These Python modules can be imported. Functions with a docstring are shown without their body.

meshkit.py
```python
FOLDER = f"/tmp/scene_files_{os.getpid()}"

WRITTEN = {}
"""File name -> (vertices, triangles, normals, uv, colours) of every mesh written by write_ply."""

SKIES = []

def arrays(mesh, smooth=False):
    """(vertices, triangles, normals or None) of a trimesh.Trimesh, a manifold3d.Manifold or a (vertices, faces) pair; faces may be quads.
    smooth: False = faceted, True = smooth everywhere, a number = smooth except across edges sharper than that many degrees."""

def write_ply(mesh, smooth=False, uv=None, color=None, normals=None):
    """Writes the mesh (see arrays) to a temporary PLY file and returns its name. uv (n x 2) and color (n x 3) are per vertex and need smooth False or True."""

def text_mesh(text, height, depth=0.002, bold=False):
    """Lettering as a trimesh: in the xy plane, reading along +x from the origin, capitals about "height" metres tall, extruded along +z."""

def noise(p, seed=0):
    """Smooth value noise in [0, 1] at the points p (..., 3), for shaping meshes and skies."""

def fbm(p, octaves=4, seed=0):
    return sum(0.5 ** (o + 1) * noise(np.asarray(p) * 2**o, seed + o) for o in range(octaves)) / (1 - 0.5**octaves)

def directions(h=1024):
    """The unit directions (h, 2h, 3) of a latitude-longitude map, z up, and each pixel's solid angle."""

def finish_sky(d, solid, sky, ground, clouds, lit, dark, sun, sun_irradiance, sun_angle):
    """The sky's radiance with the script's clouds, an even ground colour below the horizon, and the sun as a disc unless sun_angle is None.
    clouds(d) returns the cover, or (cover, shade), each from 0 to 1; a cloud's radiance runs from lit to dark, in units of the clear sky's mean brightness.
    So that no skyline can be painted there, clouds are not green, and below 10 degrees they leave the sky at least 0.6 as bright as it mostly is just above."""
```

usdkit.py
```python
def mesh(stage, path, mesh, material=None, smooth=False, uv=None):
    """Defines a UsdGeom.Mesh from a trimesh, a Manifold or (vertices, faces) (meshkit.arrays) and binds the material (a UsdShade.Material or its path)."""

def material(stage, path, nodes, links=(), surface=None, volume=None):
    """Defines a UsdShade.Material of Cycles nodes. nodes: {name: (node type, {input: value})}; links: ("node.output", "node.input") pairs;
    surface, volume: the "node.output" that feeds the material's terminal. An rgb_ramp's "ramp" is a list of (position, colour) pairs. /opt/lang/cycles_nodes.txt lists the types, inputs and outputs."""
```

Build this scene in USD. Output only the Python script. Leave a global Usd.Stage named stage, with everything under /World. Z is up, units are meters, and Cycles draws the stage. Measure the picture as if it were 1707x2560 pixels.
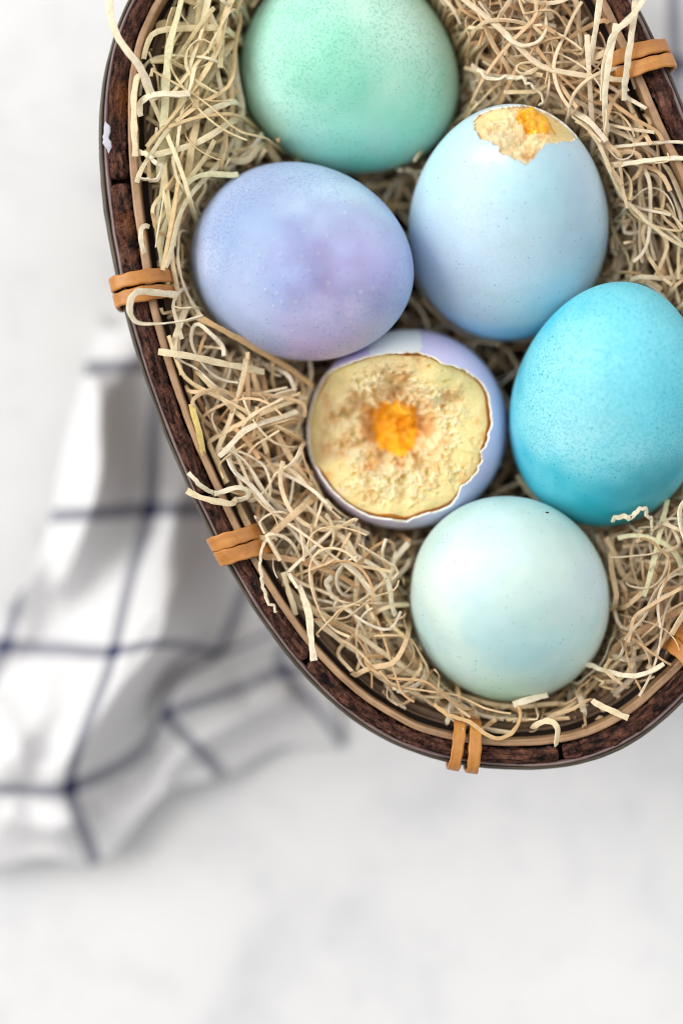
import math
import numpy as np, trimesh, usdkit
from meshkit import fbm, noise
from pxr import Usd, UsdGeom, UsdLux, UsdShade, Gf, Sdf, Vt

stage = Usd.Stage.CreateInMemory()
UsdGeom.SetStageUpAxis(stage, 'Z')
UsdGeom.SetStageMetersPerUnit(stage, 1.0)
UsdGeom.Xform.Define(stage, '/World')
T = Sdf.ValueTypeNames

# ------------------------------------------------------------------ camera
CAM_Z = 0.425
cam = UsdGeom.Camera.Define(stage, '/World/camera')
cam.AddTranslateOp().Set(Gf.Vec3d(0, 0, CAM_Z))
cam.CreateFocalLengthAttr(60.0)
cam.CreateHorizontalApertureAttr(24.0)
cam.CreateVerticalApertureAttr(36.0)
cam.CreateClippingRangeAttr(Gf.Vec2f(0.02, 100))
cam.CreateFStopAttr(2.7)
cam.CreateFocusDistanceAttr(CAM_Z - 0.055)
cam.CreateExposureAttr(0.0)

# ------------------------------------------------------------------ light: a soft window at the left; added fill panels for ceiling and room bounce
def rect_light(name, pos, target, w, h, intensity, color):
    l = UsdLux.RectLight.Define(stage, '/World/' + name)
    m = Gf.Matrix4d(1).SetLookAt(Gf.Vec3d(*pos), Gf.Vec3d(*target), Gf.Vec3d(0, 0.2, 1)).GetInverse()
    l.AddTransformOp().Set(m)
    l.CreateWidthAttr(w); l.CreateHeightAttr(h)
    l.CreateIntensityAttr(intensity); l.CreateColorAttr(Gf.Vec3f(*color))
    return l
rect_light('window_light', (-1.16, 0.34, 0.90), (0, 0, 0), 1.3, 1.1, 6.45, (1.0, 0.985, 0.96))
rect_light('ceiling_bounce_fill', (0.1, 0.5, 2.3), (0, 0, 0), 3.0, 3.0, 1.36, (1.0, 0.99, 0.985))  # fill panel in place of light thrown back by the ceiling
rect_light('room_bounce_fill', (0.9, -1.4, 0.9), (0, 0, 0), 2.2, 1.8, 1.0, (0.99, 0.985, 1.0))  # added fill, no lamp there; stands in for room bounce
rect_light('room_bounce_fill_east', (1.25, 1.15, 0.75), (0, 0, 0), 2.0, 1.6, 1.75, (0.96, 0.96, 1.0))  # second added fill, brightens the sides turned from the window

# ------------------------------------------------------------------ helpers
TABLE_Z = -0.032      # the rim stands about 8 cm above the table
K = 0.4 / 1707.0
def at(px, py, z):
    """The point at height z that the photograph (1707 x 2560) shows at px, py."""
    px, py, z = np.broadcast_arrays(np.asarray(px, float), np.asarray(py, float), np.asarray(z, float))
    s = K * (CAM_Z - z)
    return np.stack([(px - 853.5) * s, (1280.0 - py) * s, z], -1)
def lin(r, g, b, f=1.0):
    c = np.array([r, g, b], float) / 255.0
    return np.where(c <= .04045, c / 12.92, ((c + .055) / 1.055) ** 2.4) * f
used = {}
def numbered(parent, name):
    k = parent + '/' + name
    n = used.get(k, 0); used[k] = n + 1
    return k if n == 0 else '%s_%03d' % (k, n)
def primvar(m, name, data, interp='vertex'):
    UsdGeom.PrimvarsAPI(m).CreatePrimvar(name, T.Float3Array, interp).Set(Vt.Vec3fArray.FromNumpy(np.asarray(data, np.float32).reshape(-1, 3)))
def obj(name, mesh, material, parent='/World', smooth=False, color=None, uv=None):
    p = parent if isinstance(parent, str) else str(parent.GetPath())
    m = usdkit.mesh(stage, numbered(p, name), mesh, material, smooth=smooth, uv=uv)
    m.CreateDoubleSidedAttr(True)
    if color is not None:
        primvar(m, 'tint', color, 'constant' if np.ndim(color) == 1 else 'vertex')
    return m.GetPrim()
def raw(name, v, n, f, material, parent, color):
    p = parent if isinstance(parent, str) else str(parent.GetPath())
    m = UsdGeom.Mesh.Define(stage, numbered(p, name))
    m.CreatePointsAttr(Vt.Vec3fArray.FromNumpy(v.astype(np.float32)))
    m.CreateFaceVertexCountsAttr(Vt.IntArray.FromNumpy(np.full(len(f), 3, np.int32)))
    m.CreateFaceVertexIndicesAttr(Vt.IntArray.FromNumpy(f.astype(np.int32).ravel()))
    m.CreateSubdivisionSchemeAttr('none')
    m.CreateNormalsAttr(Vt.Vec3fArray.FromNumpy(n.astype(np.float32))); m.SetNormalsInterpolation('vertex')
    m.CreateDoubleSidedAttr(True)
    UsdShade.MaterialBindingAPI.Apply(m.GetPrim()).Bind(material)
    primvar(m, 'tint', color, 'vertex')
    return m.GetPrim()
def thing(name, label=None, cat=None, group=None, kind=None):
    return tag(UsdGeom.Xform.Define(stage, numbered('/World', name)).GetPrim(), label, cat, group, kind)
def tag(o, label=None, cat=None, group=None, kind=None):
    for k, v in (('label', label), ('category', cat), ('group', group), ('kind', kind)):
        if v: o.SetCustomDataByKey(k, v)
    return o
def mat(name, nodes, links, surface='p.BSDF'):
    return usdkit.material(stage, '/World/Looks/' + name, nodes, links, surface=surface)
def grid_faces(nu, nv, wrap_u=False, wrap_v=False):
    i, j = np.meshgrid(np.arange(nu if wrap_u else nu - 1), np.arange(nv if wrap_v else nv - 1), indexing='ij')
    i2, j2 = (i + 1) % nu, (j + 1) % nv
    return np.stack([i * nv + j, i2 * nv + j, i2 * nv + j2, i * nv + j2], -1).reshape(-1, 4)
def unit(v):
    return v / np.maximum(np.linalg.norm(v, axis=-1, keepdims=True), 1e-12)

# ------------------------------------------------------------------ materials
GEO = ('geometry', {})
M = {}
M['table'] = mat('white_plaster', {
    'g': GEO, 'n1': ('noise_texture', {'scale': 17.0, 'detail': 4.0, 'roughness': 0.6, 'distortion': 0.6}),
    'n2': ('noise_texture', {'scale': 60.0, 'detail': 5.0, 'roughness': 0.65}),
    'r1': ('rgb_ramp', {'ramp': [(0.30, (.64, .64, .655)), (0.47, (.71, .71, .71)), (0.7, (.74, .738, .733))]}),
    'r2': ('rgb_ramp', {'ramp': [(0.28, (.90, .90, .915)), (0.5, (1, 1, 1))]}),
    'mx': ('mix', {'mix_type': 'multiply', 'fac': 1.0}),
    'b': ('bump', {'strength': 0.25, 'distance': 0.001}),
    'p': ('principled_bsdf', {'roughness': 0.62, 'specular_ior_level': 0.3})},
    [('g.position', 'n1.vector'), ('g.position', 'n2.vector'), ('n1.fac', 'r1.fac'), ('n2.fac', 'r2.fac'), ('r1.color', 'mx.color1'), ('r2.color', 'mx.color2'),
     ('mx.color', 'p.base_color'), ('n2.fac', 'b.height'), ('b.normal', 'p.normal')])
M['straw'] = mat('wood_wool', {
    'a': ('attribute', {'attribute': 'tint'}), 'g': GEO, 'n': ('noise_texture', {'scale': 700.0, 'detail': 3.0, 'roughness': 0.7}),
    'r': ('rgb_ramp', {'ramp': [(0.25, (.78, .74, .66)), (0.55, (1, 1, 1)), (0.8, (1.06, 1.05, 1.03))]}),
    'mx': ('mix', {'mix_type': 'multiply', 'fac': 1.0}), 'b': ('bump', {'strength': 0.35, 'distance': 0.0003}),
    'p': ('principled_bsdf', {'roughness': 0.6, 'specular_ior_level': 0.28}), 't': ('translucent_bsdf', {}), 'm': ('mix_closure', {'fac': 0.28})},
    [('a.color', 'mx.color1'), ('g.position', 'n.vector'), ('n.fac', 'r.fac'), ('r.color', 'mx.color2'), ('mx.color', 'p.base_color'), ('mx.color', 't.color'),
     ('n.fac', 'b.height'), ('b.normal', 'p.normal'), ('p.BSDF', 'm.closure1'), ('t.BSDF', 'm.closure2')], 'm.closure')
M['bark'] = mat('bark', {
    'u': ('uvmap', {'attribute': 'st'}), 'mp': ('mapping', {'scale': (200.0, 9.0, 1.0)}), 'g': GEO,
    'n': ('noise_texture', {'scale': 1.0, 'detail': 6.0, 'roughness': 0.7, 'distortion': 0.5}),
    'n2': ('noise_texture', {'scale': 330.0, 'detail': 4.0, 'roughness': 0.7}),
    'n3': ('noise_texture', {'scale': 45.0, 'detail': 2.0}),
    'r': ('rgb_ramp', {'ramp': [(0.40, (.004, .002, .0015)), (0.46, (.055, .019, .012)), (0.56, (.125, .050, .032)), (0.74, (.25, .115, .078))]}),
    'r2': ('rgb_ramp', {'ramp': [(0.34, (.25, .2, .2)), (0.48, (1, 1, 1)), (0.72, (1.5, 1.4, 1.3))]}),
    'r3': ('rgb_ramp', {'ramp': [(0.62, (0, 0, 0)), (0.76, (1, 1, 1))]}),
    'mx': ('mix', {'mix_type': 'multiply', 'fac': 1.0}), 'mo': ('mix', {'color2': (.26, .085, .02)}),
    'b': ('bump', {'strength': 1.0, 'distance': 0.0016}), 'ad': ('math', {'math_type': 'add'}),
    'p': ('principled_bsdf', {'roughness': 0.62, 'specular_ior_level': 0.22})},
    [('u.UV', 'mp.vector'), ('mp.vector', 'n.vector'), ('g.position', 'n2.vector'), ('g.position', 'n3.vector'), ('n.fac', 'r.fac'), ('n2.fac', 'r2.fac'), ('n3.fac', 'r3.fac'),
     ('r.color', 'mx.color1'), ('r2.color', 'mx.color2'), ('mx.color', 'mo.color1'), ('r3.color', 'mo.fac'), ('mo.color', 'p.base_color'),
     ('n.fac', 'ad.value1'), ('n2.fac', 'ad.value2'), ('ad.value', 'b.height'), ('b.normal', 'p.normal')])
def cane(name, dark, light, rough=0.4):
    return mat(name, {
        'u': ('uvmap', {'attribute': 'st'}), 'mp': ('mapping', {'scale': (30.0, 14.0, 1.0)}), 'g': GEO,
        'n': ('noise_texture', {'scale': 1.0, 'detail': 4.0, 'roughness': 0.65}), 'n2': ('noise_texture', {'scale': 180.0, 'detail': 4.0, 'roughness': 0.7}),
        'ad': ('math', {'math_type': 'multiply_add', 'value2': 0.5}), 'hf': ('math', {'math_type': 'multiply', 'value2': 0.5}),
        'r': ('rgb_ramp', {'ramp': [(0.33, dark), (0.62, light)]}), 'b': ('bump', {'strength': 0.3, 'distance': 0.0004}),
        'p': ('principled_bsdf', {'roughness': rough, 'specular_ior_level': 0.45})},
        [('u.UV', 'mp.vector'), ('mp.vector', 'n.vector'), ('g.position', 'n2.vector'), ('n2.fac', 'hf.value1'), ('n.fac', 'ad.value1'), ('hf.value', 'ad.value3'),
         ('ad.value', 'r.fac'), ('r.color', 'p.base_color'), ('n.fac', 'b.height'), ('b.normal', 'p.normal')])
M['tan_cane'] = cane('tan_cane', (.20, .105, .05), (.46, .28, .15))
M['dark_cane'] = cane('dark_cane', (.022, .017, .010), (.085, .066, .040), 0.45)
M['grey_cane'] = cane('grey_brown_cane', (.085, .052, .048), (.25, .17, .16), 0.4)
M['wall_cane'] = cane('wall_cane', (.060, .033, .018), (.15, .088, .046), 0.6)
M['rattan'] = cane('rattan_strap', (.33, .110, .018), (.56, .245, .055), 0.42)
M['gap_shade'] = mat('gap_shade_black', {'p': ('principled_bsdf', {'base_color': (.012, .008, .006), 'roughness': 0.8, 'specular_ior_level': 0.1})}, [])  # near-black colour for the shade between bark and hoop
M['chip'] = mat('chipped_white', {'p': ('principled_bsdf', {'base_color': (.52, .50, .56), 'roughness': 0.5})}, [])

def egg_mat(name, dot, density, scale, size, grain=0.0, grain_col=(1, 1, 1), grain_scale=1500.0, rough=0.48, pores=0.22):
    """Dyed shell: the dye, with some painted light, comes from the mesh (tint); specks of stronger dye, fine stipple and pores are procedural."""
    nodes = {'a': ('attribute', {'attribute': 'tint'}), 'sp': ('attribute', {'attribute': 'speck'}), 'g': GEO,
        'v': ('voronoi_texture', {'scale': scale}), 'sx': ('separate_color', {}), 'so': ('separate_color', {}),
        'lt': ('math', {'math_type': 'multiply', 'value2': density}), 'cmp': ('math', {'math_type': 'less_than'}),
        'rad': ('math', {'math_type': 'multiply', 'value2': size}),
        'dd': ('math', {'math_type': 'subtract'}), 'dm': ('math', {'math_type': 'multiply', 'value2': 9.0, 'use_clamp': True}),
        'fac': ('math', {'math_type': 'multiply'}),
        'dots': ('mix', {'color2': dot}),
        'gn': ('noise_texture', {'scale': grain_scale, 'detail': 2.0, 'roughness': 0.6}),
        'gr': ('map_range', {'from_min': 0.50, 'from_max': 0.60, 'to_min': 0.0, 'to_max': grain, 'clamp': True}),
        'gmul': ('math', {'math_type': 'multiply'}),
        'gx': ('mix', {'color2': grain_col}),
        'pn': ('noise_texture', {'scale': 1100.0, 'detail': 2.0}), 'b': ('bump', {'strength': pores, 'distance': 0.0002}),
        'p': ('principled_bsdf', {'roughness': rough, 'specular_ior_level': 0.30, 'subsurface_weight': 0.12, 'subsurface_scale': 0.0015, 'subsurface_radius': (1, .8, .6)})}
    links = [('g.position', 'v.vector'), ('v.color', 'sx.color'), ('sp.color', 'so.color'), ('so.r', 'lt.value1'), ('sx.r', 'cmp.value1'), ('lt.value', 'cmp.value2'),
        ('sx.g', 'rad.value1'), ('rad.value', 'dd.value1'), ('v.distance', 'dd.value2'), ('dd.value', 'dm.value1'), ('dm.value', 'fac.value1'), ('cmp.value', 'fac.value2'),
        ('g.position', 'gn.vector'), ('gn.fac', 'gr.value'), ('gr.result', 'gmul.value1'), ('so.g', 'gmul.value2'), ('gmul.value', 'gx.fac'), ('a.color', 'gx.color1'),
        ('gx.color', 'dots.color1'), ('fac.value', 'dots.fac'), ('dots.color', 'p.base_color'),
        ('g.position', 'pn.vector'), ('pn.fac', 'b.height'), ('b.normal', 'p.normal')]
    return mat(name, nodes, links)
M['green_shell'] = egg_mat('green_shell', lin(95, 175, 152), 0.85, 1600.0, 0.34, 0.28, lin(60, 160, 120))
M['lilac_shell'] = egg_mat('lilac_shell', lin(88, 108, 168), 0.75, 1500.0, 0.30, 0.38, lin(105, 125, 190), 1700.0, 0.40)
M['blue_shell'] = egg_mat('blue_shell', lin(85, 130, 168), 0.5, 1300.0, 0.27, 0.10, lin(110, 160, 200))
M['turquoise_shell'] = egg_mat('turquoise_shell', lin(10, 150, 182), 0.75, 1350.0, 0.36, 0.62, lin(50, 178, 202), 2300.0)
M['mint_shell'] = egg_mat('mint_shell', lin(70, 140, 152), 0.5, 1250.0, 0.27, 0.08, lin(130, 190, 190))
M['open_shell'] = egg_mat('open_shell', lin(130, 120, 180), 0.15, 900.0, 0.24, 0.08, lin(170, 160, 210))
M['lining'] = mat('shell_lining', {'g': GEO, 'n': ('noise_texture', {'scale': 500.0, 'detail': 3.0}),
    'r': ('rgb_ramp', {'ramp': [(0.3, (.72, .62, .48)), (0.6, (.86, .83, .78))]}), 'p': ('principled_bsdf', {'roughness': 0.7, 'subsurface_weight': 0.1, 'subsurface_scale': 0.001})},
    [('g.position', 'n.vector'), ('n.fac', 'r.fac'), ('r.color', 'p.base_color')])
M['cake'] = mat('cake_crumb', {'a': ('attribute', {'attribute': 'tint'}), 'g': GEO, 'n': ('noise_texture', {'scale': 1300.0, 'detail': 5.0, 'roughness': 0.75}),
    'r': ('rgb_ramp', {'ramp': [(0.30, (.90, .82, .66)), (0.5, (1, 1, 1)), (0.75, (1.05, 1.05, 1.08))]}), 'mx': ('mix', {'mix_type': 'multiply', 'fac': 1.0}),
    'b': ('bump', {'strength': 0.7, 'distance': 0.0006}),
    'p': ('principled_bsdf', {'roughness': 0.6, 'specular_ior_level': 0.3, 'subsurface_weight': 0.25, 'subsurface_scale': 0.0014, 'subsurface_radius': (1, .6, .25)})},
    [('a.color', 'mx.color1'), ('g.position', 'n.vector'), ('n.fac', 'r.fac'), ('r.color', 'mx.color2'), ('mx.color', 'p.base_color'), ('n.fac', 'b.height'), ('b.normal', 'p.normal')])
M['curd'] = mat('orange_curd', {'g': GEO, 'n': ('noise_texture', {'scale': 380.0, 'detail': 3.0}),
    'r': ('rgb_ramp', {'ramp': [(0.3, (.90, .33, .008)), (0.65, (.97, .49, .03))]}),
    'p': ('principled_bsdf', {'roughness': 0.22, 'specular_ior_level': 0.5, 'subsurface_weight': 0.2, 'subsurface_scale': 0.002, 'subsurface_radius': (1, .5, .1)})},
    [('g.position', 'n.vector'), ('n.fac', 'r.fac'), ('r.color', 'p.base_color')])
M['water'] = mat('water', {'t': ('transparent_bsdf', {'color': (1, 1, 1)}), 'd': ('principled_bsdf', {'base_color': (.66, .74, .88), 'roughness': 0.06, 'specular_ior_level': 0.6}), 'm': ('mix_closure', {'fac': 0.34})},
    [('t.BSDF', 'm.closure1'), ('d.BSDF', 'm.closure2')], 'm.closure')
M['fleck'] = mat('dark_fleck', {'p': ('principled_bsdf', {'base_color': (.07, .03, .03), 'roughness': 0.7})}, [])
# linen: threads and navy woven lines, one line every unit of st
def line_nodes(axis):
    return {f'ad{axis}': ('math', {'math_type': 'add', 'value2': 50.5}), f'fr{axis}': ('math', {'math_type': 'fraction'}), f'su{axis}': ('math', {'math_type': 'subtract', 'value2': 0.5}),
            f'ab{axis}': ('math', {'math_type': 'absolute'}), f'mr{axis}': ('map_range', {'from_min': 0.036, 'from_max': 0.062, 'to_min': 0.64, 'to_max': 0.0, 'clamp': True})}
def line_links(axis):
    return [(f's.{axis}', f'ad{axis}.value1'), (f'ad{axis}.value', f'fr{axis}.value1'), (f'fr{axis}.value', f'su{axis}.value1'), (f'su{axis}.value', f'ab{axis}.value1'), (f'ab{axis}.value', f'mr{axis}.value')]
M['linen'] = mat('checked_linen', {
    'u': ('uvmap', {'attribute': 'st'}), 's': ('separate_xyz', {}), **line_nodes('x'), **line_nodes('y'),
    'su': ('math', {'math_type': 'add', 'use_clamp': True}), 'c': ('mix', {'color1': (.84, .835, .84), 'color2': (.045, .055, .13)}),
    'mp': ('mapping', {'scale': (60.0, 60.0, 1.0)}), 'w': ('noise_texture', {'scale': 1.0, 'detail': 3.0}), 'b': ('bump', {'strength': 0.4, 'distance': 0.0006}),
    'p': ('principled_bsdf', {'roughness': 0.9, 'specular_ior_level': 0.1}), 't': ('translucent_bsdf', {}), 'm': ('mix_closure', {'fac': 0.22})},
    [('u.UV', 's.vector'), *line_links('x'), *line_links('y'), ('mrx.result', 'su.value1'), ('mry.result', 'su.value2'), ('su.value', 'c.fac'),
     ('c.color', 'p.base_color'), ('c.color', 't.color'), ('u.UV', 'mp.vector'), ('mp.vector', 'w.vector'), ('w.fac', 'b.height'), ('b.normal', 'p.normal'),
     ('p.BSDF', 'm.closure1'), ('t.BSDF', 'm.closure2')], 'm.closure')

# ------------------------------------------------------------------ the table
v = np.array([(-1.2, -1.2, 0), (1.2, -1.2, 0), (1.2, 1.2, 0), (-1.2, 1.2, 0), (-1.2, -1.2, -.03), (1.2, -1.2, -.03), (1.2, 1.2, -.03), (-1.2, 1.2, -.03)], float) + [0, 0, TABLE_Z]
f = np.array([(0, 1, 2, 3), (7, 6, 5, 4), (0, 4, 5, 1), (1, 5, 6, 2), (2, 6, 7, 3), (3, 7, 4, 0)])
tag(obj('table', (v, f), M['table']), 'white plastered table top with faint grey brush marks under the basket', 'table', kind='structure')

# ------------------------------------------------------------------ the basket's outline, from points on its outer edge
RIM_Z = 0.050
RP = np.array([(319, 0), (293, 69), (268, 161), (247, 268), (242, 352), (249, 421), (264, 536), (285, 650), (312, 777), (343, 901), (379, 1013), (419, 1105), (465, 1207), (511, 1310), (576, 1419), (624, 1506), (686, 1603), (757, 1690), (834, 1766), (910, 1822), (1005, 1869), (1113, 1902), (1203, 1921), (1316, 1928), (1406, 1921), (1496, 1897), (1586, 1854), (1654, 1804), (1707, 1759), (1605, 29), (1620, 65), (1639, 102), (1676, 190), (1705, 247)], float)
EC, E1, E2, EA, EB = np.array([1072.66, 709.63]), np.array([-.28788, -.95767]), np.array([-.95767, .28788]), 1272.83, 759.19
d = RP - EC
ang = np.arctan2(d @ E2 / EB, d @ E1 / EA); fac = np.hypot(d @ E2 / EB, d @ E1 / EA)
def basis(t): return np.stack([np.ones_like(t)] + [g(k * t) for k in range(1, 8) for g in (np.cos, np.sin)], -1)
Bm = basis(ang); reg = np.diag([0.01] + [0.002 * k ** 2 for k in range(1, 8) for _ in (0, 1)])
coef = np.linalg.solve(Bm.T @ Bm + reg, Bm.T @ (fac - 1))
NR = 720
tt = np.linspace(0, 2 * np.pi, NR * 4, endpoint=False)
q = EC + (1 + basis(tt) @ coef)[:, None] * (np.cos(tt)[:, None] * EA * E1 + np.sin(tt)[:, None] * EB * E2)
loop = at(q[:, 0], q[:, 1], RIM_Z)[:, :2]
seg = np.linalg.norm(np.roll(loop, -1, 0) - loop, axis=1); cum = np.concatenate([[0], np.cumsum(seg)]); LEN = cum[-1]
s_ = np.linspace(0, LEN, NR, endpoint=False)
LP = np.stack([np.interp(s_, cum, np.append(loop[:, k], loop[0, k])) for k in (0, 1)], 1)      # even steps round the rim
tg = unit(np.roll(LP, -1, 0) - np.roll(LP, 1, 0))
NIN = np.stack([-tg[:, 1], tg[:, 0]], 1)
if ((LP.mean(0) - LP) * NIN).sum() < 0: NIN = -NIN
CEN = LP.mean(0)
from scipy.spatial import cKDTree
rim_tree = cKDTree(LP)
def inside_depth(xy):
    """Metres inside the basket's outer edge (negative outside), and the inward direction there."""
    dd, i = rim_tree.query(xy)
    return ((xy - LP[i]) * NIN[i]).sum(-1), NIN[i]
def nearest_s(px, py):
    return int(rim_tree.query(at(px, py, RIM_Z)[:2])[1])
WF = 1 + .30 * np.exp(-(np.linalg.norm(LP - at(262, 480, RIM_Z)[:2], axis=1) / .030) ** 2) + .16 * np.exp(-(np.linalg.norm(LP - at(1600, 1850, RIM_Z)[:2], axis=1) / .022) ** 2) + .20 * np.exp(-(np.linalg.norm(LP - at(1660, 130, RIM_Z)[:2], axis=1) / .03) ** 2)     # the rim is not equally wide all round
def loop_at(i, off):
    i = np.asarray(i, float) % NR; a = np.floor(i).astype(int); t = (i - a)[..., None]; b = (a + 1) % NR
    return (LP[a] + NIN[a] * off) * (1 - t) + (LP[b] + NIN[b] * off) * t, unit(NIN[a] * (1 - t) + NIN[b] * t)

def sweep(i0, i1, steps, profile, off, z, wob=None, closed=False, caps=True):
    """Sweeps a profile (points in metres: inward, up) along the rim from index i0 to i1; returns vertices, faces, uv."""
    idx = np.linspace(i0, i1, steps, endpoint=not closed)
    base, nin = loop_at(idx, 0)
    n = len(profile)
    prof = np.broadcast_to(profile, (steps, n, 2)).copy()
    offs = np.full(steps, off, float); zs = np.full(steps, z, float)
    if wob is not None: prof, offs, zs = wob(idx, prof, offs, zs)
    xy = base[:, None, :] + nin[:, None, :] * ((offs[:, None, None] + prof[..., :1]) * WF[np.round(idx).astype(int) % NR][:, None, None])
    v = np.concatenate([xy, (zs[:, None] + prof[..., 1])[..., None]], -1).reshape(-1, 3)
    f = grid_faces(steps, n, wrap_u=closed, wrap_v=True)
    uv = np.stack(np.broadcast_arrays((idx * LEN / NR)[:, None], np.linspace(0, 1, n)[None]), -1).reshape(-1, 2)
    if caps and not closed:
        k = len(v); v = np.vstack([v, v[:n].mean(0), v[-n:].mean(0)]); uv = np.vstack([uv, uv[0], uv[-1]])
        a = np.arange(n); b = (a + 1) % n
        f = np.vstack([f, np.stack([np.full(n, k), a, b, b], 1)[:, [0, 1, 2, 2]], np.stack([np.full(n, k + 1), b + k - n, a + k - n, a + k - n], 1)])
    return v, f, uv
def circle(rx, ry, n=12, rot=0):
    a = np.linspace(0, 2 * np.pi, n, endpoint=False) + rot
    return np.stack([rx * np.cos(a), ry * np.sin(a)], 1)
def rbox(w, h, r=0.25):
    r *= min(w, h); c = []
    for sx, sy, a0 in ((1, 1, 0), (-1, 1, 90), (-1, -1, 180), (1, -1, 270)):
        for a in (0, 45, 90):
            t = math.radians(a0 + a); c.append((sx * (w / 2 - r) + r * math.cos(t), sy * (h / 2 - r) + r * math.sin(t)))
    return np.array(c)

basket = thing('wicker_basket', 'oval brown wicker basket with bark rim and orange rattan bindings, holding the straw and eggs', 'basket')
def strip(name, material, i0, i1, prof, off, z, seed=0, amp=0.0003, steps=None, parent=basket, closed=False, smooth=True):
    def wob(idx, p, o, zz):
        c = np.stack([np.cos(idx / NR * 6.2832), np.sin(idx / NR * 6.2832), np.full(len(idx), seed * 3.7)], -1)
        o = o + (fbm(c * 9, 3, seed) - .5) * 2 * amp; zz = zz + (fbm(c * 8, 3, seed + 9) - .5) * 2 * amp
        return p, o, zz
    steps = steps or int(abs(i1 - i0) * 0.8) + 4
    v, f, uv = sweep(i0, i1, steps, prof, off, z, wob, closed)
    return obj(name, (v, f), material, parent, smooth=True, uv=uv)
strip('outer_cane', M['dark_cane'], 0, NR, circle(.0007, .0030), .0006, .0485, 1, .00025, closed=True, steps=NR)
strip('outer_cane', M['grey_cane'], 0, NR, circle(.00045, .0012), .0014, .0510, 2, .00025, closed=True, steps=NR)
# the bark-covered sticks of the rim, butted with open joints
def bark(i0, i1, seed):
    n = 30; base = circle(1, 1, n)
    def wob(idx, p, o, zz):
        c = np.stack([np.cos(idx / NR * 6.2832) * 60, np.sin(idx / NR * 6.2832) * 60, np.full(len(idx), seed * 5.3)], -1)
        r = .00166 * (1 + .16 * (fbm(c * .35, 3, seed)[:, None] - .5) * 2)
        ridge = fbm(np.stack([np.broadcast_to(c[:, :1] * .35, (len(idx), n)), np.broadcast_to(c[:, 1:2] * .35, (len(idx), n)), np.broadcast_to(np.arange(n)[None] * 1.1 + seed * 7, (len(idx), n))], -1), 4, seed)
        fine = noise(np.stack([np.broadcast_to(c[:, :1] * 2.2, (len(idx), n)), np.broadcast_to(c[:, 1:2] * 2.2, (len(idx), n)), np.broadcast_to(np.arange(n)[None] * .9 + seed * 3, (len(idx), n))], -1), seed)
        rr = r * (1 + .56 * (ridge - .5) * 2 - .30 * np.clip((fine - .60) * 4, 0, 1))
        end = np.clip(np.minimum(idx - i0, i1 - idx) / 1.2, 0, 1) ** .5
        rr = rr * (.55 + .45 * end)[:, None]
        return p * rr[..., None], o + (fbm(c * .12, 2, seed + 3) - .5) * .0008, zz + (fbm(c * .12, 2, seed + 5) - .5) * .0010
    v, f, uv = sweep(i0, i1, int((i1 - i0) * 5), base, .0033, .0513, wob)
    return obj('bark_stick', (v, f), M['bark'], basket, smooth=True, uv=uv)
joints = sorted([nearest_s(290, 455), nearest_s(470, 1260), nearest_s(775, 1650), nearest_s(1400, 1890), nearest_s(1800, 1500), nearest_s(1800, 500), nearest_s(1560, -60), nearest_s(900, -520)])
for k, (a, b) in enumerate(zip(joints, joints[1:] + [joints[0] + NR])):
    bark(a + .7, b - .7, k + 1)
strip('inner_hoop', M['tan_cane'], 0, NR, rbox(.0015, .008), .0060, .0484, 4, .0003, closed=True, steps=NR)
strip('inner_hoop', M['wall_cane'], 0, NR, rbox(.0009, .009), .0078, .0425, 5, .0003, closed=True, steps=NR)
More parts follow.
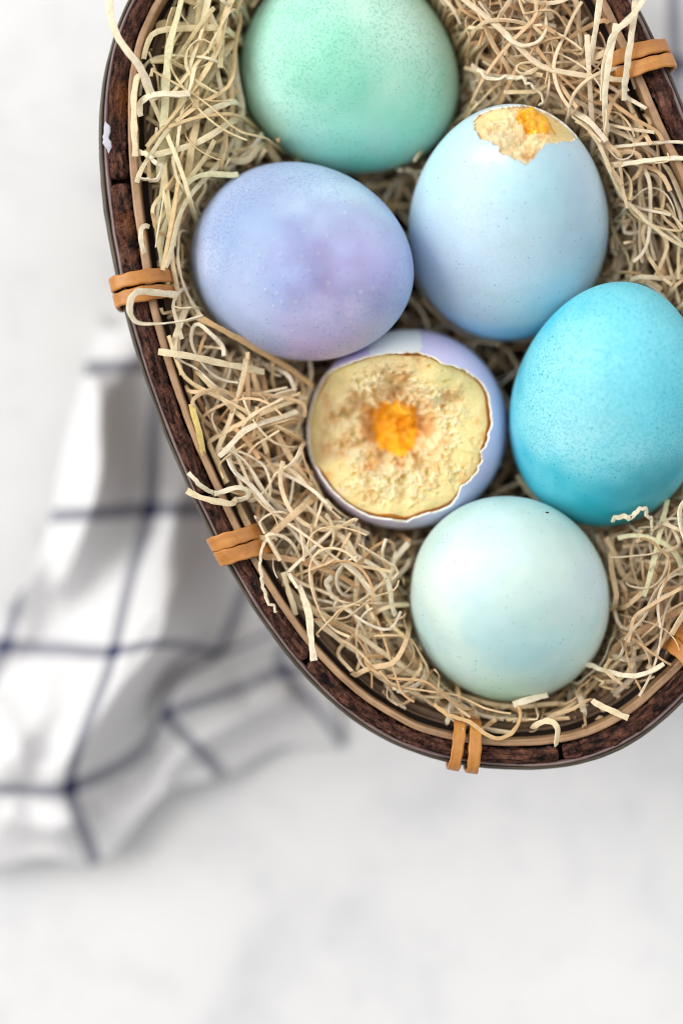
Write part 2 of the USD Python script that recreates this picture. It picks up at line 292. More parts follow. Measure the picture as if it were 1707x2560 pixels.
strip('gap_shade_strip', M['gap_shade'], 0, NR, rbox(.0069, .003), .0043, .0468, 6, .0002, closed=True, steps=NR // 2)  # strip added under the bark to paint the shade of its gaps
# the wall: canes stacked one above the other, drawing in towards the base
NW = 19
for k in range(NW):
    z = TABLE_Z + .0038 + k * .0040; t = k / (NW - 1)
    strip('wall_strip', M['wall_cane'], 0, NR, rbox(.0018, .0037, .3), .0200 - .0112 * t ** .8 + (.0005 if k % 2 else 0), z, 20 + k, .0005, closed=True, steps=NR // 2)
bv, bf, buv = [], [], []
ringp = (LP + NIN * .020)[::6]
for z in (TABLE_Z + .0045, TABLE_Z + .0015):
    bv.append(np.column_stack([ringp, np.full(len(ringp), z)]))
n = len(ringp); bv = np.vstack(bv + [[[*CEN, TABLE_Z + .0045]], [[*CEN, TABLE_Z + .0015]]]); a = np.arange(n); b = (a + 1) % n
bf = np.vstack([np.stack([a, b, np.full(n, 2 * n)], 1), np.stack([b + n, a + n, np.full(n, 2 * n + 1)], 1), np.stack([a, a + n, b], 1), np.stack([b, a + n, b + n], 1)])
obj('base', (bv, bf), M['wall_cane'], basket, uv=bv[:, :2])
# bindings: each two rattan straps side by side, round the whole rim
BIND = [(350, 726, 42), (580, 1372, 40), (1159, 1890, 40), (1712, 1625, 40), (1650, 128, 40), (1760, 950, 40), (1100, -540, 40), (420, -220, 40)]
PROF = np.array([(-.0009, .0), (-.0009, .0035), (.0002, .0052), (.0020, .0062), (.0045, .0068), (.0068, .0062), (.0088, .0052), (.0108, .0034), (.0118, .0008), (.0120, -.0040), (.0115, -.0080), (.0060, -.0085), (.0005, -.0070), (-.0009, -.0030)]) * [.80, .9]
def strap(i_mid, width, seed, parent, skew):
    m = len(PROF); pr = np.vstack([PROF[(np.arange(m * 4) // 4) % m] * (1 - (np.arange(m * 4) % 4)[:, None] / 4) + PROF[(np.arange(m * 4) // 4 + 1) % m] * ((np.arange(m * 4) % 4)[:, None] / 4)])
    pr = (np.roll(pr, 2, 0) + np.roll(pr, 1, 0) + pr + np.roll(pr, -1, 0) + np.roll(pr, -2, 0)) / 5
    tn = unit(np.roll(pr, -1, 0) - np.roll(pr, 1, 0)); nn = np.stack([-tn[:, 1], tn[:, 0]], 1)
    if ((pr - pr.mean(0)) * nn).sum() < 0: nn = -nn
    base, nin = loop_at(np.array([i_mid]), 0); base, nin = base[0], nin[0]; t2 = np.array([nin[1], -nin[0]])
    sec = rbox(width, .0009, .45); M_ = len(pr); out = []
    for j in range(M_):
        sk = skew * (pr[j, 0] - .005)
        wv = 1 + .05 * math.sin(j * .35 + seed) + .05 * math.sin(j * .93 + seed * 2)
        for a_, b_ in sec:
            o2 = (pr[j] + nn[j] * (b_ + .0002)) * [WF[int(round(i_mid)) % NR], 1]
            xy = base + nin * o2[0] + t2 * (a_ * wv + sk)
            out.append((xy[0], xy[1], RIM_Z + o2[1] - .0008))
    v = np.array(out); f = grid_faces(M_, len(sec), True, True)
    uv = np.stack(np.meshgrid(np.linspace(0, .04, M_), np.linspace(0, 1, len(sec)), indexing='ij'), -1).reshape(-1, 2) + seed
    obj('strap', (v, f), M['rattan'], parent, smooth=True, uv=uv)
STEP = LEN / NR
for k, (px, py, w) in enumerate(BIND):
    i = rim_tree.query(at(px, py, RIM_Z)[:2])[1]
    bnd = UsdGeom.Xform.Define(stage, numbered(str(basket.GetPath()), 'binding')).GetPrim()
    wd = .0034 if k != 2 else .0029
    gap = .00372 if k != 2 else .0040
    for j, sgn in enumerate((-1, 1)):
        strap(i + sgn * gap / 2 / STEP, wd * (.93, 1.04, 1.0, .95)[(k * 2 + j * 3) % 4], k * 3.1 + j * 1.7, bnd, (.05, .25, -.05, .2, .25, 0, 0, 0)[k] * (1 if j else .8))
# a chip of white on the outer cane
i0 = nearest_s(252, 310); i1 = nearest_s(262, 392)
i0, i1 = min(i0, i1), max(i0, i1)
def chip_wob(idx, p, o, zz):
    t = (idx - i0) / (i1 - i0); w = np.clip(np.sin(np.pi * t) * 1.7, .1, 1) * (.7 + .6 * noise(np.stack([t * 9, t * 0, t * 0], -1), 2))
    return p * w[:, None, None], o + (noise(np.stack([t * 6, t * 0 + 3, t * 0], -1), 4) - .5) * .0009, zz
cv_, cf_, cu_ = sweep(i0, i1, 40, rbox(.0013, .0008, .4), .0018, .0524, chip_wob)
obj('white_chip', (cv_, cf_), M['chip'], basket, smooth=True, uv=cu_)
# ------------------------------------------------------------------ eggs
KK = 0.10
class Egg:
    def __init__(s, px, py, z, az, el, a, b):
        s.c = at(px, py, z); az, el = math.radians(az), math.radians(el)
        s.ax = np.array([math.cos(el) * math.cos(az), math.cos(el) * math.sin(az), math.sin(el)]); s.a, s.b = a, b
    def surf(s, w, shrink=0.0):
        """Unit directions -> points of the shell (shrink metres inside it)."""
        t = w @ s.ax; rad = w - t[..., None] * s.ax
        return s.c + ((s.a - shrink) * t)[..., None] * s.ax + ((s.b - shrink) * (1 - KK * t))[..., None] * rad
    def F(s, p):
        d = p - s.c; t = d @ s.ax; r2 = (d * d).sum(-1) - t * t
        return np.sqrt((t / s.a) ** 2 + r2 / (s.b * (1 - KK * np.clip(t / s.a, -1.5, 1.5))) ** 2)
    def hit(s, px, py, grow=1.0):
        """Where the eye's ray through px, py meets the shell (or passes nearest to it), and its unit direction."""
        dirn = np.array([(px - 853.5) * K, (1280 - py) * K, -1.0]); t = np.linspace(CAM_Z - .085, CAM_Z, 3000)
        p = np.array([0, 0, CAM_Z]) + t[:, None] * dirn; fv = s.F(p)
        ins = np.nonzero(fv <= 1)[0]; i = ins[0] if len(ins) else int(fv.argmin())
        return p[i], s.to_w(p[i])
    def to_w(s, p):
        d = p - s.c; t = d @ s.ax / s.a; rad = (d - (d @ s.ax) * s.ax) / (s.b * (1 - KK * np.clip(t, -1, 1)))
        return unit(t * s.ax + rad)
EGGS = {'green': Egg(878.9, 178.7, .0329, -28.0, -2.5, .02553, .02327), 'lilac': Egg(760.2, 658.9, .04405, -24.2, 44.3, .02846, .0217),
        'blue': Egg(1270.4, 554.5, .0400, 93.5, 52.6, .0291, .02241), 'open': Egg(1011.75, 1078.9, .0351, 227.0, 65.6, .02703, .02245),
        'turquoise': Egg(1521.7, 1010.6, .04465, 86.3, 38.5, .0294, .02159), 'mint': Egg(1269.4, 1489.4, .04315, 119.7, 60.9, .02762, .02214)}
PXM = 8.97e-5
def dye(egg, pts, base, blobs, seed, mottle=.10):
    """Shell colour, dye plus some painted highlight and shade: a base and soft patches (px, py, radius in px, colour, strength) laid on the shell itself."""
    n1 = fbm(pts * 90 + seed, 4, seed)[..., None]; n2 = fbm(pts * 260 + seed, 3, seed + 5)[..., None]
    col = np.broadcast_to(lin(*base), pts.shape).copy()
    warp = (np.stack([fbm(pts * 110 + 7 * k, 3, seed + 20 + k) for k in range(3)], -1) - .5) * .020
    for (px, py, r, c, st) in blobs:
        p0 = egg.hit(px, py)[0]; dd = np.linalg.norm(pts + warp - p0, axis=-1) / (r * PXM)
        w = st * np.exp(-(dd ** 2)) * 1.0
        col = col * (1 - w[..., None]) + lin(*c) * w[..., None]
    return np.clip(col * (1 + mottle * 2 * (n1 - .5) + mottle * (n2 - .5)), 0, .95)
def ico_egg(egg, sub=6):
    s = trimesh.creation.icosphere(sub); w = np.array(s.vertices)
    p = egg.surf(w)
    if np.linalg.det(np.eye(3)) < 0: pass
    return w, p, np.array(s.faces)
DYES_AND_LIGHT = {
 'green': ((180, 230, 214), [(840, 170, 150, (118, 198, 172), .9), (1090, 210, 130, (190, 226, 206), .7), (1010, 30, 150, (196, 228, 208), .8), (900, 410, 110, (128, 232, 206), .8), (640, 250, 120, (192, 240, 226), .7), (760, 60, 90, (150, 222, 192), .5), (1000, 300, 120, (125, 208, 175), .5), (820, -60, 120, (175, 225, 200), .6)]),
 'lilac': ((170, 188, 222), [(805, 690, 130, (136, 120, 164), .9), (620, 600, 120, (138, 164, 200), .85), (790, 880, 120, (208, 186, 234), .85), (860, 470, 110, (196, 224, 242), .8), (870, 800, 60, (206, 196, 226), .7), (510, 620, 80, (200, 212, 238), .6), (950, 650, 100, (176, 170, 218), .6), (700, 520, 120, (154, 172, 204), .6), (720, 640, 70, (134, 142, 186), .7), (640, 800, 100, (186, 196, 230), .5), (700, 730, 60, (160, 175, 225), .6)]),
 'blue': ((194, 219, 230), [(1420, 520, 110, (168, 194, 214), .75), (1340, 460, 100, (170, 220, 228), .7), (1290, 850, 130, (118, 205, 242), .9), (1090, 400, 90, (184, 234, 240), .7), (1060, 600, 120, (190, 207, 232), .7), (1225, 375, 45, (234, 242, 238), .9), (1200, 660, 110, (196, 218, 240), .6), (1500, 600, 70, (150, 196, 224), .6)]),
 'turquoise': ((128, 214, 226), [(1480, 1300, 170, (0, 160, 178), .95), (1300, 1150, 110, (10, 172, 200), .8), (1290, 960, 50, (60, 176, 205), .7), (1400, 780, 70, (70, 196, 226), .8), (1420, 1080, 130, (176, 230, 236), .7), (1680, 1000, 130, (110, 210, 226), .7), (1420, 900, 90, (160, 228, 236), .6), (1600, 760, 90, (120, 206, 218), .6), (1600, 1230, 90, (30, 150, 172), .7)]),  # the pale patch low on the left is a painted highlight
 'mint': ((208, 231, 222), [(1175, 1370, 80, (196, 212, 240), .9), (1350, 1620, 130, (168, 216, 218), .85), (1485, 1480, 100, (200, 220, 228), .8), (1250, 1745, 110, (196, 238, 212), .85), (1040, 1580, 90, (168, 214, 226), .8), (1180, 1260, 110, (170, 216, 220), .8), (1100, 1480, 100, (220, 236, 226), .7), (1300, 1420, 90, (200, 224, 216), .6), (1240, 1550, 70, (188, 220, 224), .6), (1100, 1650, 70, (190, 224, 222), .6)]),
 'open': ((224, 213, 246), [(1255, 1090, 110, (238, 216, 250), .8), (1200, 880, 70, (214, 200, 244), .7), (1020, 1320, 120, (226, 228, 246), .7), (860, 880, 60, (214, 200, 240), .7)])}  # right-hand patch painted lighter for light its neighbour blocks
def speck_field(pts, seed, lo=.15):
    a = np.clip((fbm(pts * 70 + seed * 3.3, 3, seed + 40) - .5) * 4 + .5, lo, 1); g = np.clip((fbm(pts * 55 + seed * 1.3, 3, seed + 60) - .5) * 4 + .6, .1, 1)
    return np.stack([a, g, a], -1)
def add_shell_data(prim, egg, pts, key, seed, edit=None, lo=.15):
    m = UsdGeom.Mesh(prim); col = dye(egg, pts, *DYES_AND_LIGHT[key], seed)
    sp = speck_field(pts, seed, lo)
    if edit is not None: col, sp = edit(pts, col, sp)
    primvar(m, 'tint', col); primvar(m, 'speck', sp)
LABELS = {'green': ('dyed_egg', 'whole mint green speckled egg lying at the top, cut off by the photo\'s edge'),
          'lilac': ('dyed_egg', 'whole periwinkle blue and purple dyed egg beaded with tiny water droplets'),
          'turquoise': ('dyed_egg', 'bright turquoise stippled dyed egg, whole, at the right side of the basket'),
          'mint': ('dyed_egg', 'palest mint white dyed egg, whole, standing nearest the basket\'s bottom end')}
for j, key in enumerate(('green', 'lilac', 'turquoise', 'mint')):
    e = EGGS[key]; w, p, f = ico_egg(e)
    p = p + unit(p - e.c) * ((fbm(p * 60, 2, j) - .5) * .0004)[:, None]
    o = obj(LABELS[key][0], (p, f), M[key + '_shell'], smooth=True)
    tag(o, LABELS[key][1], 'egg')
    def turq_edit(pts, col, sp):
        p0 = EGGS['turquoise'].hit(1480, 1330)[0]; far = np.clip((np.linalg.norm(pts - p0, axis=1) - .010) / .008, 0, 1)
        sp = sp.copy(); sp[:, 1] = far; sp[:, 0] = np.clip(sp[:, 0] * .8 + .1, 0, 1) * far; return col, sp
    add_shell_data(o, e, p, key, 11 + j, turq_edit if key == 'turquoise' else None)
    if key == 'mint':
        h, w0 = e.hit(1367, 1282); nrm = unit(h - e.c)
        fl = trimesh.creation.icosphere(2); fl.apply_scale([.00052, .00022, .00012]); fl.apply_transform(trimesh.transformations.rotation_matrix(-.55, [0, 0, 1]))
        fl.apply_transform(trimesh.geometry.align_vectors([0, 0, 1], nrm)); fl.apply_translation(h + nrm * .0001)
        obj('dark_fleck', fl, M['fleck'], o, smooth=True)

# cracked eggs: the opening's jagged outline is laid on the shell as an angle round the opening's own axis
def open_egg(egg, outline, seed, n=360, m=90):
    W = np.array([egg.hit(*p)[1] for p in outline])
    pole = unit(W.mean(0)); e1 = unit(np.cross(pole, [0.3, 1, .2])); e2 = np.cross(pole, e1)
    ph = np.arctan2(W @ e2, W @ e1); th = np.arccos(np.clip(W @ pole, -1, 1)); o = np.argsort(ph); ph, th = ph[o], th[o]
    phi = np.linspace(-np.pi, np.pi, n, endpoint=False)
    th0 = np.interp(phi, np.concatenate([ph[-1:] - 2 * np.pi, ph, ph[:1] + 2 * np.pi]), np.concatenate([th[-1:], th, th[:1]]))
    jag = (noise(np.stack([np.cos(phi) * 14, np.sin(phi) * 14, phi * 0 + seed], -1), seed) - .5) * .030 + (noise(np.stack([np.cos(phi) * 40, np.sin(phi) * 40, phi * 0 + seed], -1), seed + 1) - .5) * .018
    th0 = th0 + jag
    def W_(theta, ph_): return np.cos(theta)[..., None] * pole + np.sin(theta)[..., None] * (np.cos(ph_)[..., None] * e1 + np.sin(ph_)[..., None] * e2)
    return pole, phi, th0, W_
def shell_parts(egg, o, key, outline, seed, edit=None):
    pole, phi, th0, W_ = open_egg(egg, outline, seed)
    n, m = len(phi), 110
    k = np.linspace(0, 1, m) ** 1.3
    theta = th0[:, None] + (np.pi - 1e-3 - th0[:, None]) * k[None]
    w = W_(theta, np.broadcast_to(phi[:, None], theta.shape))
    p = egg.surf(w).reshape(-1, 3); f = grid_faces(n, m, wrap_u=True)
    fix = unit(np.cross(p[f[:, 1]] - p[f[:, 0]], p[f[:, 2]] - p[f[:, 0]]))
    if (fix * (p[f[:, 0]] - egg.c)).sum() < 0: f = f[:, ::-1]
    sh = obj('shell', (p, f), M[key + '_shell'], o, smooth=True)
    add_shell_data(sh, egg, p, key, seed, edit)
    # lining with the broken white edge
    rows = []
    th_in = th0 + .004
    edge = [(th0 - .002, -.00003), (th0 - .009, .00020), (th0 - .005, .00050)] + [(th_in + (np.pi * .75 - th_in) * t, .00056) for t in np.linspace(0, 1, 30) ** 1.5]
    q = np.stack([egg.surf(W_(a, phi), s) for a, s in edge], 1).reshape(-1, 3)
    lf = grid_faces(n, len(edge), wrap_u=True); ln = np.cross(q[lf[:, 1]] - q[lf[:, 0]], q[lf[:, 2]] - q[lf[:, 0]])
    inner = np.arange(len(lf)) % (len(edge) - 1) > 4
    if (ln * (egg.c - q[lf[:, 0]]))[inner].sum() < 0: lf = lf[:, ::-1]
    obj('shell_lining', (q, lf), M['lining'], o, smooth=35)
    return pole, phi, th0, W_
def cake_parts(egg, o, geo, seed, recess, dome, crater, curd, wide, n=420, m=170, rough=1.0):
    """crater: (px, py, radius m, depth m); curd: list of (px, py, radius m, lift m)"""
    pole, phi0, th0, W_ = geo
    phi = np.linspace(-np.pi, np.pi, n, endpoint=False); th = np.interp(phi, np.append(phi0, np.pi), np.append(th0, th0[0]))
    th = sum(np.roll(th, k) for k in range(-4, 5)) / 9
    B = egg.surf(W_(th + (.02 if wide else -.002), phi), .0007 if wide else .00042)
    C0 = B.mean(0); up = unit(pole)
    rho = np.linspace(0.0, 1, m) ** .8
    P = C0 + rho[None, :, None] * (B - C0)[:, None, :]
    R = np.broadcast_to(rho[None], (n, m))
    h = dome * (1 - R ** 5) - recess - (.0006 if wide else 0) * R ** 14
    cp = None
    ray_c = at(crater[0], crater[1], C0[2] - .002)
    dc = np.linalg.norm((P - ray_c)[..., :2], axis=-1) / crater[2]
    wob = (fbm(P * 230, 3, seed) - .5) * 1.1
    cr = np.clip(1 - (dc + wob), 0, 1); cr = cr * cr * (3 - 2 * cr)
    h = h - crater[3] * cr
    torn = np.clip((1.22 - (dc + wob * .8)) * 2.4, 0, 1)
    b1 = fbm(P * 520, 3, seed + 1) - .5; b2 = fbm(P * 1300, 3, seed + 2) - .5
    h = h + (torn * (.0052 * b1 + .0046 * b2) + (1 - torn) * (.0003 * b1 + .00022 * b2)) * rough * np.clip((1 - R) * 12, 0, 1)
    hole = np.clip((noise(P * 620, seed + 7) - .80) * 9, 0, 1) * (1 - torn) * (R < .96)
    h = h - .0007 * hole
    P = P + h[..., None] * up
    skin = lin(255, 226, 160); crumb = lin(255, 232, 188); deep = lin(226, 164, 70); brown = lin(190, 120, 34)
    pit = np.clip((.50 - fbm(P * 300 + 3, 4, seed + 8)) * 6, 0, 1)
    col = skin * (1 - torn[..., None]) + crumb * torn[..., None]
    col = col * (1 - .62 * (pit * torn)[..., None]) + deep * .62 * (pit * torn)[..., None]
    pal = np.clip((fbm(P * 160 + 9, 3, seed + 12) - .5) * 3, -1, 1)[..., None]
    col = col * (1 + .07 * pal)
    tan = np.clip((fbm(P * 300 + 20, 3, seed + 14) - .60) * 6, 0, 1)[..., None] * .5 * (1 - torn[..., None])
    col = col * (1 - tan) + deep * tan
    cpt = at(curd[0], curd[1], C0[2] - .003); dcu = np.linalg.norm((P - cpt)[..., :2], axis=-1) / curd[2]
    stain = np.clip(1.45 - dcu - (fbm(P * 380 + 11, 3, seed + 17) - .5) * 1.6, 0, 1)[..., None] * .4
    col = col * (1 - stain) + lin(244, 176, 66) * stain
    edge = np.clip((R - (1.03 - .10 * (fbm(P * 130 + 5, 2, seed + 3)))) / .012, 0, 1)[..., None]
    col = col * (1 - edge) + brown * edge
    f = grid_faces(n, m, wrap_u=True); v = P.reshape(-1, 3)
    t_ = unit(np.cross(v[f[:, 1]] - v[f[:, 0]], v[f[:, 2]] - v[f[:, 0]]))
    if (t_ @ up).sum() < 0: f = f[:, ::-1]
    ck = obj('cake_filling', (v, f), M['cake'], o, smooth=True, color=np.clip(col.reshape(-1, 3), 0, .95))
    e1 = unit(np.cross(up, [.3, 1, .2])); e2 = np.cross(up, e1)
    tree = cKDTree(np.stack([(v - C0) @ e1, (v - C0) @ e2], 1)); hv = (v - C0) @ up
    px, py, r, lift, sq = curd
    t = (C0[2] - .003 - CAM_Z); cc = at(px, py, C0[2] - .003) - C0; ca, cb = cc @ e1, cc @ e2
    ng, mg = 120, 60
    A_ = np.linspace(-np.pi, np.pi, ng, endpoint=False)[:, None]; Rr = np.linspace(0, 1, mg)[None]
    out = r * (1 + .34 * (fbm(np.stack([np.cos(A_) * 2.2, np.sin(A_) * 2.2, A_ * 0 + seed], -1), 4, seed + 31) - .5) * 2)
    ga, gb = ca + Rr * out * np.cos(A_) * sq, cb + Rr * out * np.sin(A_)
    low = hv[tree.query(np.stack([ga, gb], -1).reshape(-1, 2), 90)[1]].mean(1).reshape(ng, mg)
    pp = np.stack([ga, gb, ga * 0], -1)
    hh = low + lift * (1 - Rr ** 3) - .0022 * Rr ** 6 + (fbm(pp * 150 + seed, 2, seed + 33) - .5) * .0024 + (fbm(pp * 600 + seed, 2, seed + 34) - .5) * .0002
    cv = (C0 + ga[..., None] * e1 + gb[..., None] * e2 + hh[..., None] * up).reshape(-1, 3); cf = grid_faces(ng, mg, wrap_u=True)
    obj('orange_curd', (cv, cf if np.dot(np.cross(cv[cf[90, 1]] - cv[cf[90, 0]], cv[cf[90, 2]] - cv[cf[90, 0]]), up) > 0 else cf[:, ::-1]), M['curd'], o, smooth=True)

e = EGGS['open']
o = thing('cracked_egg', 'pale lilac egg broken wide open, its round yellow cake with orange curd facing up', 'egg')
oz = [(195, 760), (200, 640), (240, 520), (300, 420), (400, 350), (500, 310), (640, 270), (770, 258), (885, 255), (960, 270), (1060, 320), (1110, 340), (1210, 370), (1300, 430), (1360, 520), (1385, 640), (1395, 730), (1370, 800), (1350, 880), (1322, 910), (1318, 980), (1290, 1050), (1220, 1120), (1190, 1140), (1160, 1210), (1110, 1270), (1040, 1300), (960, 1310), (880, 1340), (830, 1362), (700, 1350), (580, 1330), (460, 1270), (370, 1195), (300, 1110), (255, 1030), (215, 930), (192, 830)]
oz = [(700 + (x - 24 * max(0, (420 - x) / 230)) / 2.613, 780 + (y + 10 * max(0, (y - 1150) / 200)) / 2.613) for x, y in oz]
def open_edit(pts, col, sp):
    # a patch where the dye flaked off and the white shell shows
    s = K * (CAM_Z - pts[:, 2]); jit = (fbm(pts * 700, 3, 3) - .5) * .0022
    a = e.hit(925, 830)[0]; b = e.hit(1052, 850)[0]
    x = pts[:, 0] + jit; y = pts[:, 1]
    w = (x > a[0] - .0005) & (x < b[0]) & (y > a[1] - .008)
    w = w[:, None] * 1.0
    return col * (1 - w) + lin(246, 248, 240) * w, sp * (1 - w)
geo = shell_parts(e, o, 'open', oz, 5, open_edit)
cake_parts(e, o, geo, 3, .0002, .0016, (985, 1080, .0145, .0105), (990, 1068, .0074, .0016, .86), True)

e = EGGS['blue']
o = thing('cracked_egg', 'pale sky blue egg with a small jagged hole at its tip showing cake', 'egg')
bz = [(165, 300), (155, 400), (200, 500), (250, 560), (360, 590), (470, 650), (450, 720), (600, 775), (700, 810), (800, 860), (850, 800), (900, 740), (1000, 620), (1120, 600), (1220, 570), (1300, 590), (1370, 550), (1400, 490), (1300, 340), (1150, 250), (1020, 195), (900, 170), (700, 150), (550, 165), (400, 185), (250, 240)]
bz = [(1150 + x / 4.751, 230 + y / 4.751) for x, y in bz]
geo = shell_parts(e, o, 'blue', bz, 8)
cake_parts(e, o, geo, 9, .0001, .0009, (1290, 350, .0062, .0016), (1338, 316, .0052, .0018, 1.0), False, n=300, m=110, rough=.7)

# ------------------------------------------------------------------ water droplets on the lilac egg
rng = np.random.default_rng(4)
dz = [(750, 1250), (787, 1275), (880, 1250), (950, 1170), (1000, 1350), (1088, 1257), (1100, 1130), (1218, 1387), (1215, 1155), (912, 1420), (965, 1437), (828, 1484), (950, 1500), (1060, 1480), (1378, 1430), (1435, 1410), (1327, 990), (1300, 1040), (1365, 1095), (1030, 995), (948, 1020), (714, 1050), (738, 1110), (803, 1150), (820, 1388), (697, 1457), (900, 1312), (983, 1246), (1330, 1420), (1345, 1282), (1125, 1325), (885, 880), (820, 930), (1040, 1620), (1105, 1580), (990, 1480), (860, 1190), (785, 1180), (1240, 1180), (1170, 1240), (1470, 1155), (1105, 965)]
dome = trimesh.creation.icosphere(2); dv = np.array(dome.vertices); dv[:, 2] = np.maximum(dv[:, 2], -.15) * .62; dome = trimesh.Trimesh(dv, dome.faces, process=False)
lib = UsdGeom.Xform.Define(stage, '/World/Looks/droplet_source'); stage.GetPrimAtPath('/World/Looks/droplet_source').SetSpecifier(Sdf.SpecifierClass)
usdkit.mesh(stage, '/World/Looks/droplet_source/drop', dome, M['water'], smooth=True)
e = EGGS['lilac']
for k, (x, y) in enumerate(dz):
    h, _ = e.hit(200 + x / 1.96, y / 1.96)
    nrm = unit((h - e.c) / np.array([1, 1, 1])); r = rng.uniform(.00028, .00050) * (1.25 if k in (1, 5, 7, 9, 11) else 1)
    mt = trimesh.geometry.align_vectors([0, 0, 1], nrm); mt[:3, :3] = mt[:3, :3] * r; mt[:3, 3] = h
    d_ = UsdGeom.Xform.Define(stage, numbered('/World', 'water_droplet')); d_.AddTransformOp().Set(Gf.Matrix4d(*mt.T.ravel().tolist()))
    d_.GetPrim().GetReferences().AddInternalReference('/World/Looks/droplet_source'); d_.GetPrim().SetInstanceable(True)
    tag(d_.GetPrim(), 'tiny clear water droplet beaded on the periwinkle and purple egg', 'water droplet', 'water droplets on the periwinkle egg')

# ------------------------------------------------------------------ straw
def ribbon(C, width, thick, roll, side=None):
    """Flat strands. C: (N, n, 3) centre lines; width, thick: (N,) or (N, n); roll: (N, n) radians. Returns v, normals, faces per strand."""
    N, n, _ = C.shape
    Tn = unit(np.gradient(C, axis=1)); S = np.cross(Tn, np.array([0, 0, 1.])); S = unit(S + 1e-6); Bn = np.cross(S, Tn)
    c, s = np.cos(roll)[..., None], np.sin(roll)[..., None]
    A, Bq = S * c + Bn * s, -S * s + Bn * c
    w = (np.broadcast_to(np.reshape(width, (N, -1)), (N, n)) / 2)[..., None]; t = (np.broadcast_to(np.reshape(thick, (N, -1)), (N, n)) / 2)[..., None]
    corner = [(-1, -1), (1, -1), (1, 1), (-1, 1)]
    V, Nn = [], []
    for k in range(4):
        a, b = corner[k], corner[(k + 1) % 4]
        nn = unit(A * (a[0] + b[0]) + Bq * (a[1] + b[1]))
        for cc in (a, b):
            V.append(C + A * w * cc[0] + Bq * t * cc[1]); Nn.append(unit(nn + .25 * (A * cc[0] + Bq * cc[1])))
    V = np.stack(V, 2).reshape(N, n * 8, 3); Nn = np.stack(Nn, 2).reshape(N, n * 8, 3)
    F = []
    for i in range(n - 1):
        for k in range(4):
            a = i * 8 + 2 * k; F += [(a, a + 9, a + 1), (a, a + 8, a + 9)]
    for i, fl in ((0, -1), (n - 1, 1)):
        q_ = [i * 8, i * 8 + 2, i * 8 + 4, i * 8 + 6]; F += [(q_[0], q_[2], q_[1])[::fl], (q_[0], q_[3], q_[2])[::fl]]
    return V, Nn, np.array(F)
EL = list(EGGS.values())
EXY = np.array([e.c[:2] for e in EL])
def pile_top(xy):
    g = np.exp(-(((xy[..., None, :] - EXY) / .030) ** 2).sum(-1)).sum(-1)
    dep = inside_depth(xy)[0]
    return .0490 - .026 * np.clip(g - .45, 0, 1) - .011 * np.clip((.0135 - dep) / .005, 0, 1)
rng = np.random.default_rng(11)
